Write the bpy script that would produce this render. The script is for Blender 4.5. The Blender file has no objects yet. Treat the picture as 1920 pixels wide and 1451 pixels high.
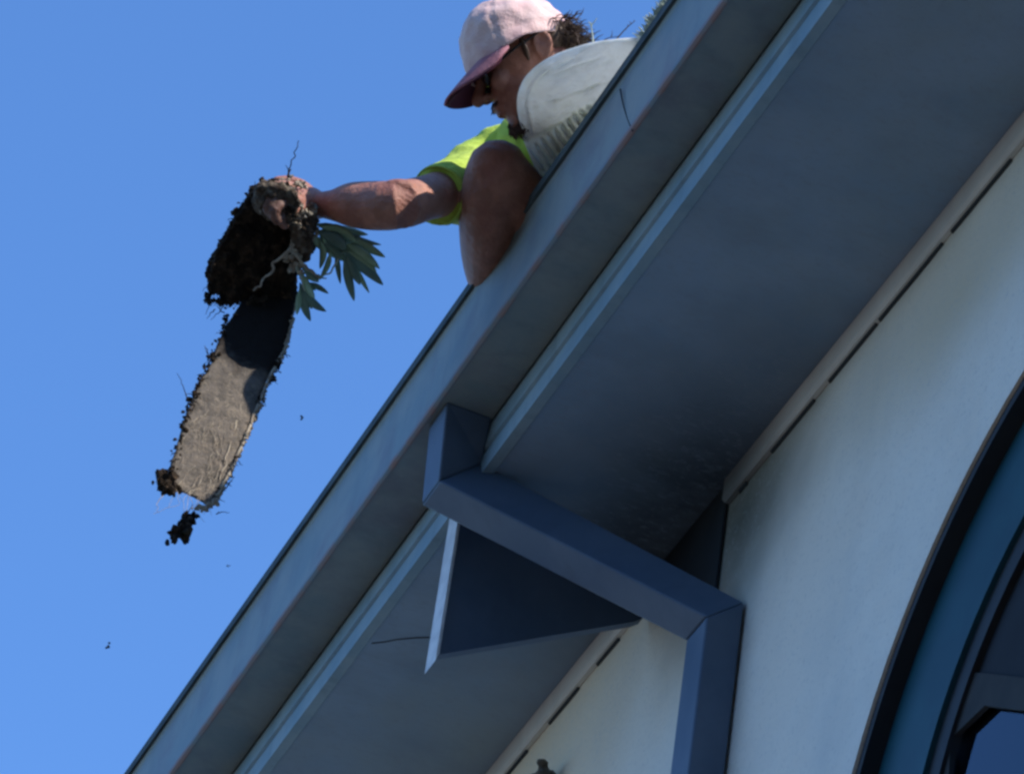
import bpy, bmesh, math, random
from mathutils import Vector, Matrix, noise, Quaternion
R = math.radians
random.seed(7)
S = bpy.context.scene
COL = S.collection

# ------------------------------------------------------------------ camera
CX = Vector((0.39192234, 0.91208252, 0.12042573))      # image right
CY = Vector((-0.53353762, 0.33197089, -0.77790291))    # image down
CZ = Vector((-0.74948948, 0.24062587, 0.61673714))     # view direction
CLOC = Vector((7.30398016, -2.13522677, 1.57859099))
FPX = 9640.0
cam_d = bpy.data.cameras.new('camera'); cam = bpy.data.objects.new('camera', cam_d); COL.objects.link(cam)
cam_d.sensor_width = 36.0; cam_d.lens = 36.0 * FPX / 1920.0; cam_d.clip_start = 0.1; cam_d.clip_end = 6000
m = Matrix.Identity(4)
for i in range(3):
    m[i][0] = CX[i]; m[i][1] = -CY[i]; m[i][2] = -CZ[i]; m[i][3] = CLOC[i]
cam.matrix_world = m
S.camera = cam
def ray(px, py): return CX * ((px - 960) / FPX) + CY * ((py - 725.5) / FPX) + CZ
def P(px, py, t): return CLOC + ray(px, py) * t        # t metres in front of the camera
def at(px, py, ax, val):
    d = ray(px, py); return CLOC + d * ((val - CLOC[ax]) / d[ax])

# ------------------------------------------------------------------ world, sun, exposure
SUN = Vector((0.66, 0.375, 0.65)).normalized()
W = bpy.data.worlds.new('World'); S.world = W; W.use_nodes = True
nt = W.node_tree; nt.nodes.clear()
out = nt.nodes.new('ShaderNodeOutputWorld'); bg = nt.nodes.new('ShaderNodeBackground'); sky = nt.nodes.new('ShaderNodeTexSky')
sky.sky_type = 'NISHITA'; sky.sun_disc = False
sky.sun_elevation = math.asin(SUN.z); sky.sun_rotation = math.atan2(SUN.x, SUN.y)
sky.air_density = 1.0; sky.dust_density = 0.3; sky.ozone_density = 2.0; sky.altitude = 100
bg.inputs[1].default_value = 0.15
wb = nt.nodes.new('ShaderNodeMix'); wb.data_type = 'RGBA'; wb.blend_type = 'MULTIPLY'; wb.inputs[0].default_value = 1; wb.inputs[7].default_value = (.66, 1.0, 1.40, 1)
nt.links.new(sky.outputs[0], wb.inputs[6]); nt.links.new(wb.outputs[2], bg.inputs[0]); nt.links.new(bg.outputs[0], out.inputs[0])
sd = bpy.data.lights.new('sun', 'SUN'); sun = bpy.data.objects.new('sun', sd); COL.objects.link(sun)
sd.energy = 4.5; sd.angle = R(0.5); sd.color = (1.0, 0.93, 0.84)
sun.rotation_euler = SUN.to_track_quat('Z', 'Y').to_euler(); sun.location = (20, 10, 20)
S.view_settings.view_transform = 'Standard'; S.view_settings.look = 'None'
S.view_settings.exposure = 0.5; S.view_settings.gamma = 1.0
S.render.engine = 'CYCLES'
S.cycles.filter_width = 2.8
S.cycles.max_bounces = 6

# ------------------------------------------------------------------ helpers
def tag(o, label=None, cat=None, group=None, kind=None):
    if label: o['label'] = label
    if cat: o['category'] = cat
    if group: o['group'] = group
    if kind: o['kind'] = kind
    return o
def empty(name, loc=(0, 0, 0)):
    o = bpy.data.objects.new(name, None); COL.objects.link(o); o.location = loc; o.empty_display_size = .1
    return o
def obj(name, bm, mat, parent=None, smooth=False):
    me = bpy.data.meshes.new(name)
    bmesh.ops.recalc_face_normals(bm, faces=bm.faces[:])
    bm.to_mesh(me); bm.free()
    o = bpy.data.objects.new(name, me); COL.objects.link(o)
    for x in (mat if isinstance(mat, (list, tuple)) else [mat]): me.materials.append(x)
    if smooth:
        for p in me.polygons: p.use_smooth = True
    if parent:
        o.parent = parent
        p = parent; off = Vector((0, 0, 0))
        while p: off += p.location; p = p.parent
        o.location = -off
    return o
def box(bm, a, b):
    x0, y0, z0 = a; x1, y1, z1 = b
    v = [bm.verts.new(c) for c in ((x0,y0,z0),(x1,y0,z0),(x1,y1,z0),(x0,y1,z0),(x0,y0,z1),(x1,y0,z1),(x1,y1,z1),(x0,y1,z1))]
    for f in ((0,1,2,3),(4,5,6,7),(0,1,5,4),(1,2,6,5),(2,3,7,6),(3,0,4,7)): bm.faces.new([v[i] for i in f])
def bevel(o, w=.003, s=2):
    md = o.modifiers.new('bevel', 'BEVEL'); md.width = w; md.segments = s; md.limit_method = 'ANGLE'; return o
def rings(bm, rs, cap=True):
    vs = [[bm.verts.new(p) for p in r] for r in rs]; n = len(rs[0])
    for a, b in zip(vs, vs[1:]):
        for i in range(n): bm.faces.new((a[i], a[(i+1) % n], b[(i+1) % n], b[i]))
    if cap: bm.faces.new(vs[0]); bm.faces.new(vs[-1])
    return vs
def prism_x(bm, prof, x0, x1, n=1):      # closed (y,z) profile swept along x
    rings(bm, [[(x0 + (x1 - x0) * k / n, y, z) for y, z in prof] for k in range(n + 1)])
def tube(bm, pts, rad, n=14, round_ends=True, flat=1.0, up=None):
    """smooth lofted tube through points; rad per point; Catmull-Rom refined"""
    pts = [Vector(p) for p in pts]; N = len(pts)
    P2, R2 = [], []
    for i in range(N - 1):
        p0 = pts[max(i-1, 0)]; p1 = pts[i]; p2 = pts[i+1]; p3 = pts[min(i+2, N-1)]
        r0 = rad[max(i-1, 0)]; r1 = rad[i]; r2 = rad[i+1]; r3 = rad[min(i+2, N-1)]
        K = 5
        for k in range(K):
            t = k / K; t2 = t*t; t3 = t2*t
            P2.append(.5 * ((2*p1) + (p2-p0)*t + (2*p0-5*p1+4*p2-p3)*t2 + (3*p1-p0-3*p2+p3)*t3))
            R2.append(max(1e-4, .5 * ((2*r1) + (r2-r0)*t + (2*r0-5*r1+4*r2-r3)*t2 + (3*r1-r0-3*r2+r3)*t3)))
    P2.append(pts[-1]); R2.append(rad[-1])
    if round_ends:
        d0 = (P2[0]-P2[1]).normalized(); d1 = (P2[-1]-P2[-2]).normalized(); r0, r1 = R2[0], R2[-1]
        a0, b0, e0, q0 = [], [], [], []
        for th in (80, 55, 28):
            a0.append(P2[0] + d0*r0*math.sin(R(th))); b0.append(r0*math.cos(R(th)))
        for th in (28, 55, 80):
            e0.append(P2[-1] + d1*r1*math.sin(R(th))); q0.append(r1*math.cos(R(th)))
        P2 = a0 + P2 + e0; R2 = b0 + R2 + q0
    ref = Vector(up) if up else Vector((.21, .37, .9)); rs = []
    for i, p in enumerate(P2):
        d = (P2[min(i+1, len(P2)-1)] - P2[max(i-1, 0)]).normalized()
        a = d.cross(ref)
        if a.length < 1e-3: a = d.cross(Vector((1, 0, 0)))
        a.normalize(); b = d.cross(a).normalized()
        rs.append([p + (a*math.cos(2*math.pi*k/n) + b*flat*math.sin(2*math.pi*k/n)) * R2[i] for k in range(n)])
    rings(bm, rs)
def ell(bm, c, ax, sub=3):               # ellipsoid: ax = three world vectors (radius included)
    r = bmesh.ops.create_icosphere(bm, subdivisions=sub, radius=1)
    for v in r['verts']: v.co = Vector(c) + ax[0]*v.co.x + ax[1]*v.co.y + ax[2]*v.co.z
def fuse(o, vox, smooth=4, fac=.5):
    md = o.modifiers.new('remesh', 'REMESH'); md.mode = 'VOXEL'; md.voxel_size = vox; md.use_smooth_shade = True
    sm = o.modifiers.new('smooth', 'SMOOTH'); sm.iterations = smooth; sm.factor = fac
    return o

def mat(name, c1, c2=None, scale=8, rough=.6, bump=0, bscale=60, c3=None, s3=2.0, lo=.4, hi=.6, spec=.4, metal=0, stretch=(1,1,1), sheen=0, sss=0):
    M = bpy.data.materials.new(name); M.use_nodes = True; t = M.node_tree; b = t.nodes['Principled BSDF']
    b.inputs['Roughness'].default_value = rough; b.inputs['Metallic'].default_value = metal
    b.inputs['Specular IOR Level'].default_value = spec
    tc = t.nodes.new('ShaderNodeTexCoord'); mp = t.nodes.new('ShaderNodeMapping'); mp.inputs['Scale'].default_value = stretch
    t.links.new(tc.outputs['Object'], mp.inputs[0])
    def nz(s, det=5):
        n = t.nodes.new('ShaderNodeTexNoise'); n.inputs['Scale'].default_value = s; n.inputs['Detail'].default_value = det
        n.inputs['Roughness'].default_value = .6; t.links.new(mp.outputs[0], n.inputs[0]); return n
    def ramp(src, lo, hi):
        r = t.nodes.new('ShaderNodeMapRange'); r.inputs['From Min'].default_value = lo; r.inputs['From Max'].default_value = hi
        t.links.new(src, r.inputs[0]); return r.outputs[0]
    def mix(f, a, bb):
        x = t.nodes.new('ShaderNodeMix'); x.data_type = 'RGBA'; t.links.new(f, x.inputs[0])
        for s, v in ((6, a), (7, bb)):
            if isinstance(v, tuple): x.inputs[s].default_value = (*v, 1)
            else: t.links.new(v, x.inputs[s])
        return x.outputs[2]
    colr = None
    if c2:
        colr = mix(ramp(nz(scale).outputs[0], lo, hi), c1, c2)
        if c3: colr = mix(ramp(nz(s3).outputs[0], .5, .72), colr, c3)
        t.links.new(colr, b.inputs['Base Color'])
    else: b.inputs['Base Color'].default_value = (*c1, 1)
    if bump:
        bp = t.nodes.new('ShaderNodeBump'); bp.inputs['Strength'].default_value = bump; bp.inputs['Distance'].default_value = .01
        t.links.new(nz(bscale, 6).outputs[0], bp.inputs['Height']); t.links.new(bp.outputs[0], b.inputs['Normal'])
    if sss:
        b.inputs['Subsurface Weight'].default_value = sss; b.inputs['Subsurface Radius'].default_value = (1, .3, .2); b.inputs['Subsurface Scale'].default_value = .01
    M['colr'] = 0
    M_nodes[name] = (t, b, tc, colr, mix, ramp)
    return M
M_nodes = {}
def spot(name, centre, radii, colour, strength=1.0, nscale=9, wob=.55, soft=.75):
    """a soft-edged tint laid into the base colour round a world point"""
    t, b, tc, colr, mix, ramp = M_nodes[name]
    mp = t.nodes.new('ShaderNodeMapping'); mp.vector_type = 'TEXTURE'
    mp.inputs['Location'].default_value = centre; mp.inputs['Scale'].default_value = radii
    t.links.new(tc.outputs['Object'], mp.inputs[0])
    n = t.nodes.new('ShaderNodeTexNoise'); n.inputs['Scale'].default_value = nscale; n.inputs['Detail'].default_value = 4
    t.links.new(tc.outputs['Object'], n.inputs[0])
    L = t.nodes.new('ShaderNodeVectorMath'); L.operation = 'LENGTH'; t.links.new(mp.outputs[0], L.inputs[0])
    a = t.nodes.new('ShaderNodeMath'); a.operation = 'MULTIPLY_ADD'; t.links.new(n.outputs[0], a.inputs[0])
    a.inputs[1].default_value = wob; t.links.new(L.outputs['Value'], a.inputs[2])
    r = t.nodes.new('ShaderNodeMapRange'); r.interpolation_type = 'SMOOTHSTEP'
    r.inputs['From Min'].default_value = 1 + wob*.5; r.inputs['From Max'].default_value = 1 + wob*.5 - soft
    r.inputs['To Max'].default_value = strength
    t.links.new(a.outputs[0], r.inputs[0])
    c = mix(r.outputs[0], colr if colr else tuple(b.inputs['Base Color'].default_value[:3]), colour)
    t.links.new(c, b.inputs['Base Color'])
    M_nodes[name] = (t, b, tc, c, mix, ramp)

def streaks(name, colour, strength, sx, sz, lo=.52, hi=.75):
    t, b, tc, colr, mix, ramp = M_nodes[name]
    mp = t.nodes.new('ShaderNodeMapping'); mp.inputs['Scale'].default_value = (sx, sx*.5, sz); t.links.new(tc.outputs['Object'], mp.inputs[0])
    n = t.nodes.new('ShaderNodeTexNoise'); n.inputs['Scale'].default_value = 1; n.inputs['Detail'].default_value = 5; n.inputs['Roughness'].default_value = .65
    t.links.new(mp.outputs[0], n.inputs[0])
    r = t.nodes.new('ShaderNodeMapRange'); r.inputs['From Min'].default_value = lo; r.inputs['From Max'].default_value = hi; r.inputs['To Max'].default_value = strength
    t.links.new(n.outputs[0], r.inputs[0]); c = mix(r.outputs[0], colr, colour); t.links.new(c, b.inputs['Base Color'])
    M_nodes[name] = (t, b, tc, c, mix, ramp)
m_wall = mat('wall_paint', (.84, .78, .68), (.87, .83, .74), 3, .75, .25, 90, c3=(.66, .66, .62), s3=1.2)
m_soffit = mat('soffit_paint', (.24, .36, .50), (.29, .40, .53), 4, .7, .12, 60, c3=(.28, .36, .42), s3=1.6)
m_gutter = mat('gutter_paint', (.21, .28, .30), (.27, .32, .32), 7, .55, .1, 50, c3=(.19, .21, .24), s3=5, spec=.3)
m_fascia = mat('fascia_paint', (.24, .37, .46), (.31, .43, .50), 8, .6, .1, 60, spec=.3)
m_trim = mat('trim_paint', (.62, .62, .60), (.70, .69, .66), 8, .7, .15, 70)
m_pipe = mat('downspout_paint', (.085, .13, .20), (.11, .155, .225), 6, .5, .05, 50, spec=.35)
m_strip = mat('strip_paint', (.68, .70, .72), (.82, .84, .85), 30, .6, .2, 90)
m_dark = mat('dark_gap', (.05, .058, .065), rough=.95, spec=.05)
m_rust = mat('rusty_edge', (.30, .21, .20), (.2, .26, .30), 14, .8)
m_shingle = mat('roof_shingle', (.10, .10, .10), (.16, .15, .14), 25, .95, .8, 120)
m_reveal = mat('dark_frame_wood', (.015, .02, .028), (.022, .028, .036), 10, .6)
m_teal = mat('teal_paint', (.006, .065, .10), (.010, .085, .12), 6, .5)
m_timber = mat('grey_timber', (.022, .024, .026), (.036, .036, .036), 12, .8)
m_cover = mat('dark_cover', (.006, .009, .016), (.010, .014, .022), 9, .8)
m_grass = mat('brown_gravel', (.13, .105, .075), (.16, .13, .095), 1.5, .95)
m_blocker = mat('blocker_leaf', (.02, .035, .015), (.04, .06, .025), 3, .8)
m_bark = mat('bark', (.06, .045, .035), (.1, .08, .06), 6, .9)
m_skin = mat('skin', (.31, .14, .095), (.42, .195, .135), 26, .55, .5, 90, c3=(.27, .10, .075), s3=9, sss=.08)
m_hair = mat('hair', (.05, .03, .02), (.09, .055, .035), 60, .6)
m_beard = mat('beard_hair', (.07, .035, .03), (.13, .07, .055), 90, .8, .8, 200)
m_cap = mat('cap_cloth', (.66, .40, .39), (.82, .64, .58), 11, .9, .3, 180, lo=.3, hi=.7)
m_capf = mat('cap_brim_cloth', (.30, .11, .14), (.40, .19, .22), 14, .9, .3, 180)
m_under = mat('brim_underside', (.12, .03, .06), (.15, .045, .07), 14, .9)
m_shirt = mat('lime_cloth', (.36, .50, .06), (.46, .58, .10), 12, .85, .25, 120)
m_shorts = mat('grey_cloth', (.2, .21, .22), (.27, .27, .27), 12, .9)
m_sack = mat('dirty_white_cloth', (.78, .82, .82), (.92, .94, .93), 9, .9, .6, 60, c3=(.36, .36, .33), s3=22, lo=.35, hi=.65)
def translucent(name, amt, col):
    t, b = M_nodes[name][:2]
    tl = t.nodes.new('ShaderNodeBsdfTranslucent'); tl.inputs[0].default_value = (*col, 1); mx = t.nodes.new('ShaderNodeMixShader'); mx.inputs[0].default_value = amt
    o = [n for n in t.nodes if n.type == 'OUTPUT_MATERIAL'][0]
    t.links.new(b.outputs[0], mx.inputs[1]); t.links.new(tl.outputs[0], mx.inputs[2]); t.links.new(mx.outputs[0], o.inputs[0])
translucent('dirty_white_cloth', .48, (.88, .91, .90))
m_soil = mat('dark_soil', (.018, .014, .012), (.038, .028, .02), 40, .95, .9, 160, c3=(.11, .075, .05), s3=60, spec=.1)  # near-black soil for the lump, crumbs and root hairs
m_mat_ = mat('root_mat', (.10, .088, .075), (.145, .125, .105), 30, .95, .5, 200, c3=(.22, .185, .145), s3=90, spec=.1)
m_mat2 = mat('crumbly_soil', (.06, .045, .035), (.13, .10, .075), 60, .95, 1.0, 170, c3=(.32, .27, .20), s3=45, spec=.1)
m_root = mat('pale_root', (.38, .33, .25), (.24, .19, .14), 60, .9)
m_leaf = mat('leaf', (.22, .34, .21), (.30, .42, .27), 20, .5)
m_leaf2 = mat('leaf_dark', (.12, .20, .17), (.17, .26, .19), 20, .5)
m_weed = mat('pale_weed', (.35, .42, .34), (.5, .55, .48), 30, .8)

# ================================================================== SETTING
bm = bmesh.new(); bmesh.ops.create_grid(bm, x_segments=4, y_segments=4, size=3000)
tag(obj('ground', bm, m_grass), 'brown gravel yard stretching away below the house', kind='structure')
# unseen evergreens added behind the camera to block sky light
for k, (tx_, ty_, th_, tr_) in enumerate(((13.5, -1.8, 19, 3.4), (14.5, -7.5, 21, 3.8), (12.0, -13.5, 18, 3.4))):
    rr = random.Random(k)
    te = empty('blocker_tree', (tx_, ty_, 0)); tag(te, ('added unseen evergreen nearest the house corner, blocking sky light', 'tallest added unseen evergreen in mid row, blocking sky light', 'added unseen evergreen at the far end of the row, blocking sky light')[k], 'tree', 'added evergreens blocking sky light')
    bm = bmesh.new(); tube(bm, [(tx_, ty_, -.1), (tx_+.1, ty_, th_*.5), (tx_, ty_+.1, th_*.93)], [.42, .28, .05], 10, False); obj('blocker_trunk', bm, m_bark, te)
    bm = bmesh.new()
    for q in range(2600):
        h = rr.random()**.8; z = 1.6 + h*(th_-1.8); rad = tr_*(1-h)**.55*(.55+.45*rr.random())+.15; a = rr.random()*6.283
        c_ = Vector((tx_+math.cos(a)*rad, ty_+math.sin(a)*rad, z)); sz = rr.uniform(.35, .75)
        u_ = Vector((rr.uniform(-1,1), rr.uniform(-1,1), rr.uniform(-.6,.6))).normalized()*sz; v_ = u_.cross(Vector((rr.uniform(-1,1), rr.uniform(-1,1), rr.uniform(-1,1)))).normalized()*sz*.6
        vs = [bm.verts.new(c_+w_) for w_ in (u_, v_, -u_, -v_)]; bm.faces.new(vs)
    obj('crown', bm, m_blocker, te)

# ================================================================== HOUSE
Zt, Zg, Yf, Zs, Yw = 7.5, 7.309, 0.1095, 7.2048, 0.512
X0, X1 = -9.0, 4.6
spot('wall_paint', (1.35, Yw, 6.98), (.75, .3, .24), (.66, .55, .38), .8, wob=.35, soft=1.1, nscale=5)
spot('wall_paint', (-.5, Yw, 6.95), (1.0, .3, .55), (.80, .64, .44), .92, wob=.3, soft=.9, nscale=4)
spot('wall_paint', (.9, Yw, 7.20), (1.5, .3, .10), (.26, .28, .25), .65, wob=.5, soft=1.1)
spot('trim_paint', (.46, Yw, Zs-.03), (.34, .2, .2), (.10, .12, .13), .9, wob=.2, soft=1.1)  # trim darker towards its cut end
spot('wall_paint', (.50, Yw, 7.08), (.46, .3, .40), (.08, .095, .08), .95, wob=.3, soft=1.1)  # wall darker beside the downspout
spot('soffit_paint', (.30, .46, Zs), (.90, .36, .3), (.018, .028, .042), .97, wob=.25, soft=1.15, nscale=6)  # shade round the downspout, put into the soffit colour
spot('cap_cloth', tuple(P(905, 118, 9.05)), (.06, .06, .06), (.50, .24, .27), .8, 30)
spot('cap_cloth', tuple(P(985, 92, 9.08)), (.055, .03, .03), (.60, .32, .34), .8, 40)
spot('dirty_white_cloth', tuple(P(1000, 150, 9.0)), (.045, .09, .06), (.80, .70, .50), .7, 20)
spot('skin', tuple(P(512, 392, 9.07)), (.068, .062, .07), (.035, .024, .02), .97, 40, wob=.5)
spot('skin', tuple(P(935, 300, 9.14)), (.05, .04, .06), (.36, .13, .10), .5, 25)
spot('dirty_white_cloth', tuple(P(1075, 180, 9.0)), (.07, .12, .06), (.50, .54, .52), .4, 30, wob=.9)
streaks('dirty_white_cloth', (.20, .20, .17), .8, 60, 90, .60, .72)
streaks('gutter_paint', (.14, .18, .19), .4, 22, 3)
streaks('gutter_paint', (.32, .37, .38), .25, 120, 60)
streaks('fascia_paint', (.14, .2, .24), .5, 18, 4)
streaks('wall_paint', (.55, .55, .52), .18, 9, 2)
streaks('wall_paint', (.52, .52, .50), .45, 120, 110, .55, .7)
streaks('soffit_paint', (.19, .26, .34), .5, 5, 5, .48, .7)
streaks('soffit_paint', (.24, .30, .38), .5, 110, 110, .52, .7)
streaks('downspout_paint', (.07, .10, .15), .5, 16, 3)
house = empty('house', (0, 2, 0))
tag(house, 'blue grey painted house with wide boxed eave, gutter, downspout and arched window', 'house')

# wall with the arched opening
ACX, AA, AB, ACZ = 1.9, .87, .82, 5.86
def arch(k, grow=0, n=40):   # k 0..n from left spring over the top to right
    th = math.pi * (1 - k / n)
    return ACX + (AA + grow) * math.cos(th), ACZ + (AB + grow) * math.sin(th)
bm = bmesh.new(); SILL = 4.6
def wall_sheet(y):
    n = 40; top = Zs + .02
    A = [bm.verts.new((arch(k)[0], y, arch(k)[1])) for k in range(n+1)]
    T = [bm.verts.new((arch(k)[0], y, top)) for k in range(n+1)]
    for k in range(n): bm.faces.new((A[k], A[k+1], T[k+1], T[k]))
    xl, xr = arch(0)[0], arch(n)[0]
    sl, sr = bm.verts.new((xl, y, SILL)), bm.verts.new((xr, y, SILL))
    gl, gr = bm.verts.new((xl, y, 0)), bm.verts.new((xr, y, 0))
    a, b = bm.verts.new((X0+.6, y, 0)), bm.verts.new((X0+.6, y, top))
    c, d = bm.verts.new((X1-.1, y, 0)), bm.verts.new((X1-.1, y, top))
    bm.faces.new((a, gl, sl, A[0], T[0], b)); bm.faces.new((gr, c, d, T[n], A[n], sr)); bm.faces.new((gl, gr, sr, sl))
    return [sl] + A + [sr], [a, b, d, c]
i1, o1 = wall_sheet(Yw); i2, o2 = wall_sheet(Yw + .2)
for L1, L2 in ((i1, i2), (o1, o2)):
    for k in range(len(L1)): bm.faces.new((L1[k], L1[(k+1) % len(L1)], L2[(k+1) % len(L1)], L2[k]))
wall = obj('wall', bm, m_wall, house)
bm = bmesh.new()
box(bm, (X0+.6, .9+.01, 0), (X0+.8, 7.4, 7.2)); box(bm, (X1-.3, .9+.01, 0), (X1-.1, 7.4, 7.2)); box(bm, (X0+.6, 7.41, 0), (X1-.1, 7.6, 7.2))
box(bm, (X0+.6, .713, 0), (X0+.8, .909, 7.2)); box(bm, (X1-.3, .713, 0), (X1-.1, .909, 7.2))
obj('side_wall', bm, m_wall, house)
# roof
bm = bmesh.new()
prism_x(bm, [(.06, 7.455), (4.05, 8.91), (8.1, 7.455), (8.1, 7.40), (4.05, 8.84), (.115, 7.40)], X0-.1, X1+.1, 1)
for k in range(26):   # courses
    y = .06 + k*.15; z = 7.455 + (y-.06)*(8.91-7.455)/3.99
    prism_x(bm, [(y, z+.002), (y, z+.010), (y+.155, z+.0585), (y+.155, z+.0575)], X0-.1, X1+.1)
roof = obj('roof', bm, m_shingle, house)
# soffit
bm = bmesh.new(); box(bm, (X0, Yf+.022, Zs+.0), (X1, Yw+.198, Zs+.018))
for v in bm.verts: pass
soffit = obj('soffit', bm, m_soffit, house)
# seam crack in the soffit
bm = bmesh.new()
sp = [at(x, y, 2, Zs-.0015) for x, y in ((697,1206),(720,1204),(745,1199),(780,1196),(815,1195))]
for a, b in zip(sp, sp[1:]):
    w = Vector((.0012, .0, 0)); q = [bm.verts.new(a-w), bm.verts.new(a+w), bm.verts.new(b+w), bm.verts.new(b-w)]; bm.faces.new(q)
r_ = bmesh.ops.extrude_face_region(bm, geom=bm.faces[:])
for e in r_['geom']:
    if isinstance(e, bmesh.types.BMVert): e.co.z += .004
obj('panel_seam', bm, m_dark, soffit)
# fascia : board with a groove
bm = bmesh.new()
prism_x(bm, [(Yf, Zs-.004), (Yf, Zs+.040), (Yf+.007, Zs+.043), (Yf+.007, Zs+.050), (Yf-.002, Zs+.054), (Yf-.002, Zs+.098),
             (Yf+.004, Zs+.100), (Yf+.004, 7.40), (Yf+.020, 7.40), (Yf+.020, Zs-.004)], X0, X1)
fascia = obj('fascia', bm, m_fascia, house)
# trim under the soffit + dark open slots
bm = bmesh.new()
zb = Zs-.052
prism_x(bm, [(Yw-.016, Zs-.001), (Yw-.016, zb+.006), (Yw-.010, zb), (Yw-.001, zb), (Yw-.001, Zs-.001)], .428, X1-.1)
prism_x(bm, [(Yw-.016, Zs-.001), (Yw-.016, zb+.006), (Yw-.010, zb), (Yw-.001, zb), (Yw-.001, Zs-.001)], X0+.6, .118)
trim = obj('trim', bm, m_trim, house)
bm = bmesh.new(); segs = []
for (xa, ya, xb, yb) in ((1886,306,1775,436),(1757,464,1640,600),(1634,612,1545,722),(1517,758,1437,852),(1392,900,1378,914),(1152,1195,1112,1240),(1077,1285,1022,1350),(981,1400,925,1465)):
    a = at(xa, ya, 1, Yw-.012); b = at(xb, yb, 1, Yw-.012)
    segs.append((b.x, a.x))
segs += [(-1.5,-1.2),(-2.0,-1.65),(-2.6,-2.2),(-3.3,-2.9),(1.75,2.05),(2.2,2.5),(2.7,3.0)]
for x0, x1 in segs:
    b2 = bmesh.new(); prism_x(b2, [(Yw-.006, zb-.0005), (Yw-.0005, zb-.0005), (Yw-.0005, zb-.0048), (Yw-.0030, zb-.0048)], min(x0, x1), max(x0, x1), 6)
    for v in b2.verts:
        v.co.z += noise.noise(Vector((v.co.x*9, 0, 0)))*.002
    obj('open_gap', b2, m_dark, trim)

# gutter (K-style) : front face, base and back
gut = bmesh.new()
prof = [(0, Zt), (-.004, Zt-.012), (0.0, Zt-.02), (.002, Zg+.10), (.001, Zg+.05), (0.0, Zg+.012), (.004, Zg), (Yf-.003, Zg), (Yf-.003, Zt-.06),
        (Yf-.006, Zt-.06), (Yf-.006, Zg+.004), (.007, Zg+.004), (.005, Zg+.05), (.006, Zt-.004), (.018, Zt-.004), (.018, Zt)]
prism_x(gut, prof, X0, X1, 1)
gutter = obj('gutter', gut, m_gutter, house)
bm = bmesh.new(); prism_x(bm, [(-.0105, Zt-.001), (-.012, Zt+.006), (-.004, Zt+.010), (.02, Zt+.009), (.02, Zt+.001), (-.0045, Zt+.001), (-.0045, Zt-.012), (-.0105, Zt-.012)], X0, X1)
obj('rim', bm, mat('rim_grime', (.035, .06, .07), (.07, .10, .11), 12, .8), gutter)
bm = bmesh.new(); prism_x(bm, [(-.0028, Zg+.009), (-.0028, Zg-.001), (.002, Zg-.0045), (.006, Zg-.0045), (.006, Zg-.0005), (.003, Zg-.0005), (-.0004, Zg+.006), (-.0004, Zg+.009)], X0, X1)
obj('lower_edge', bm, m_rust, gutter)
# joint between two gutter lengths (thin sealed seam with drip)
bm = bmesh.new()
js = [at(1163, 168, 1, -.005), at(1168, 195, 1, -.001), at(1176, 222, 1, .001), at(1186, 246, 1, -.001)]
tube(bm, js, [.0018, .0012, .0009, .0015], 6, False)
obj('joint_seam', bm, m_dark, gutter)

# downspout
ds = empty('downspout', (0.16, .07, Zg)); ds.parent = house; ds.location = Vector((.16, .07, Zg)) - house.location
x0, w = .20, .085
def ringp(pts): return [Vector(p) for p in pts]
xe = .57
lo = at(1325, 1156, 0, xe); hi = at(1400, 1130, 0, xe)
yin, yout = lo.y, Yw-.006
b_w = .085
t0_ = at(838, 752, 2, Zg)
r0 = [(t0_.x, t0_.y, Zg), (t0_.x, .104, Zg), (t0_.x-w, .104, Zg), (t0_.x-w, t0_.y, Zg)]
r1 = [(x0, .036, 7.160), (x0, .113, 7.232), (x0-w, .113, 7.232), (x0-w, .036, 7.160)]
r2 = [(xe, yin, lo.z), (xe, yout, hi.z), (xe-b_w, yout, hi.z), (xe-b_w, yin, lo.z)]
r3 = [(xe, yin, .1), (xe, yout, .1), (xe-b_w, yout, .1), (xe-b_w, yin, .1)]
bm = bmesh.new(); rings(bm, [r0, r1]); o = bevel(obj('outlet', bm, m_pipe, ds), .004)
bm = bmesh.new(); rings(bm, [[Vector(p)+Vector((0,0,0)) for p in r1], r2]); bevel(obj('offset_pipe', bm, m_pipe, ds), .004)
bm = bmesh.new(); rings(bm, [r2, r3]); bevel(obj('wall_pipe', bm, m_pipe, ds), .004)
# dark board added behind the pipe, standing in for deep shade
bm = bmesh.new(); rings(bm, [[(.425, y_, 6.955), (.425, y_, Zs-.001), (.12, y_, Zs-.001), (.12, y_, 7.13), (.34, y_, 6.955)] for y_ in (Yw-.009, Yw-.001)]); bevel(obj('shade_board', bm, m_reveal, ds), .003)

# gusset board under the eave
gx = .10
a = at(815, 1235, 0, gx); b = at(1190, 1165, 0, gx)
bm = bmesh.new()
pr = [(a.y+.006, Zs-.001), (a.y+.006, a.z+.012), (b.y, b.z), (Yw-.018, b.z+.012), (Yw-.018, Zs-.001)]
rings(bm, [[(gx, y, z) for y, z in pr], [(gx-.02, y, z) for y, z in pr]])
gus = obj('gusset_board', bm, m_pipe, house)
bm = bmesh.new()
pr = [(a.y, Zs-.006), (a.y, a.z-.006), (a.y+.0055, a.z+.010), (a.y+.0055, Zs-.006)]
rings(bm, [[(gx+.006, y, z) for y, z in pr], [(gx-.046, y, z) for y, z in pr]])
obj('edge_strip', bm, m_strip, gus)

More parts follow.
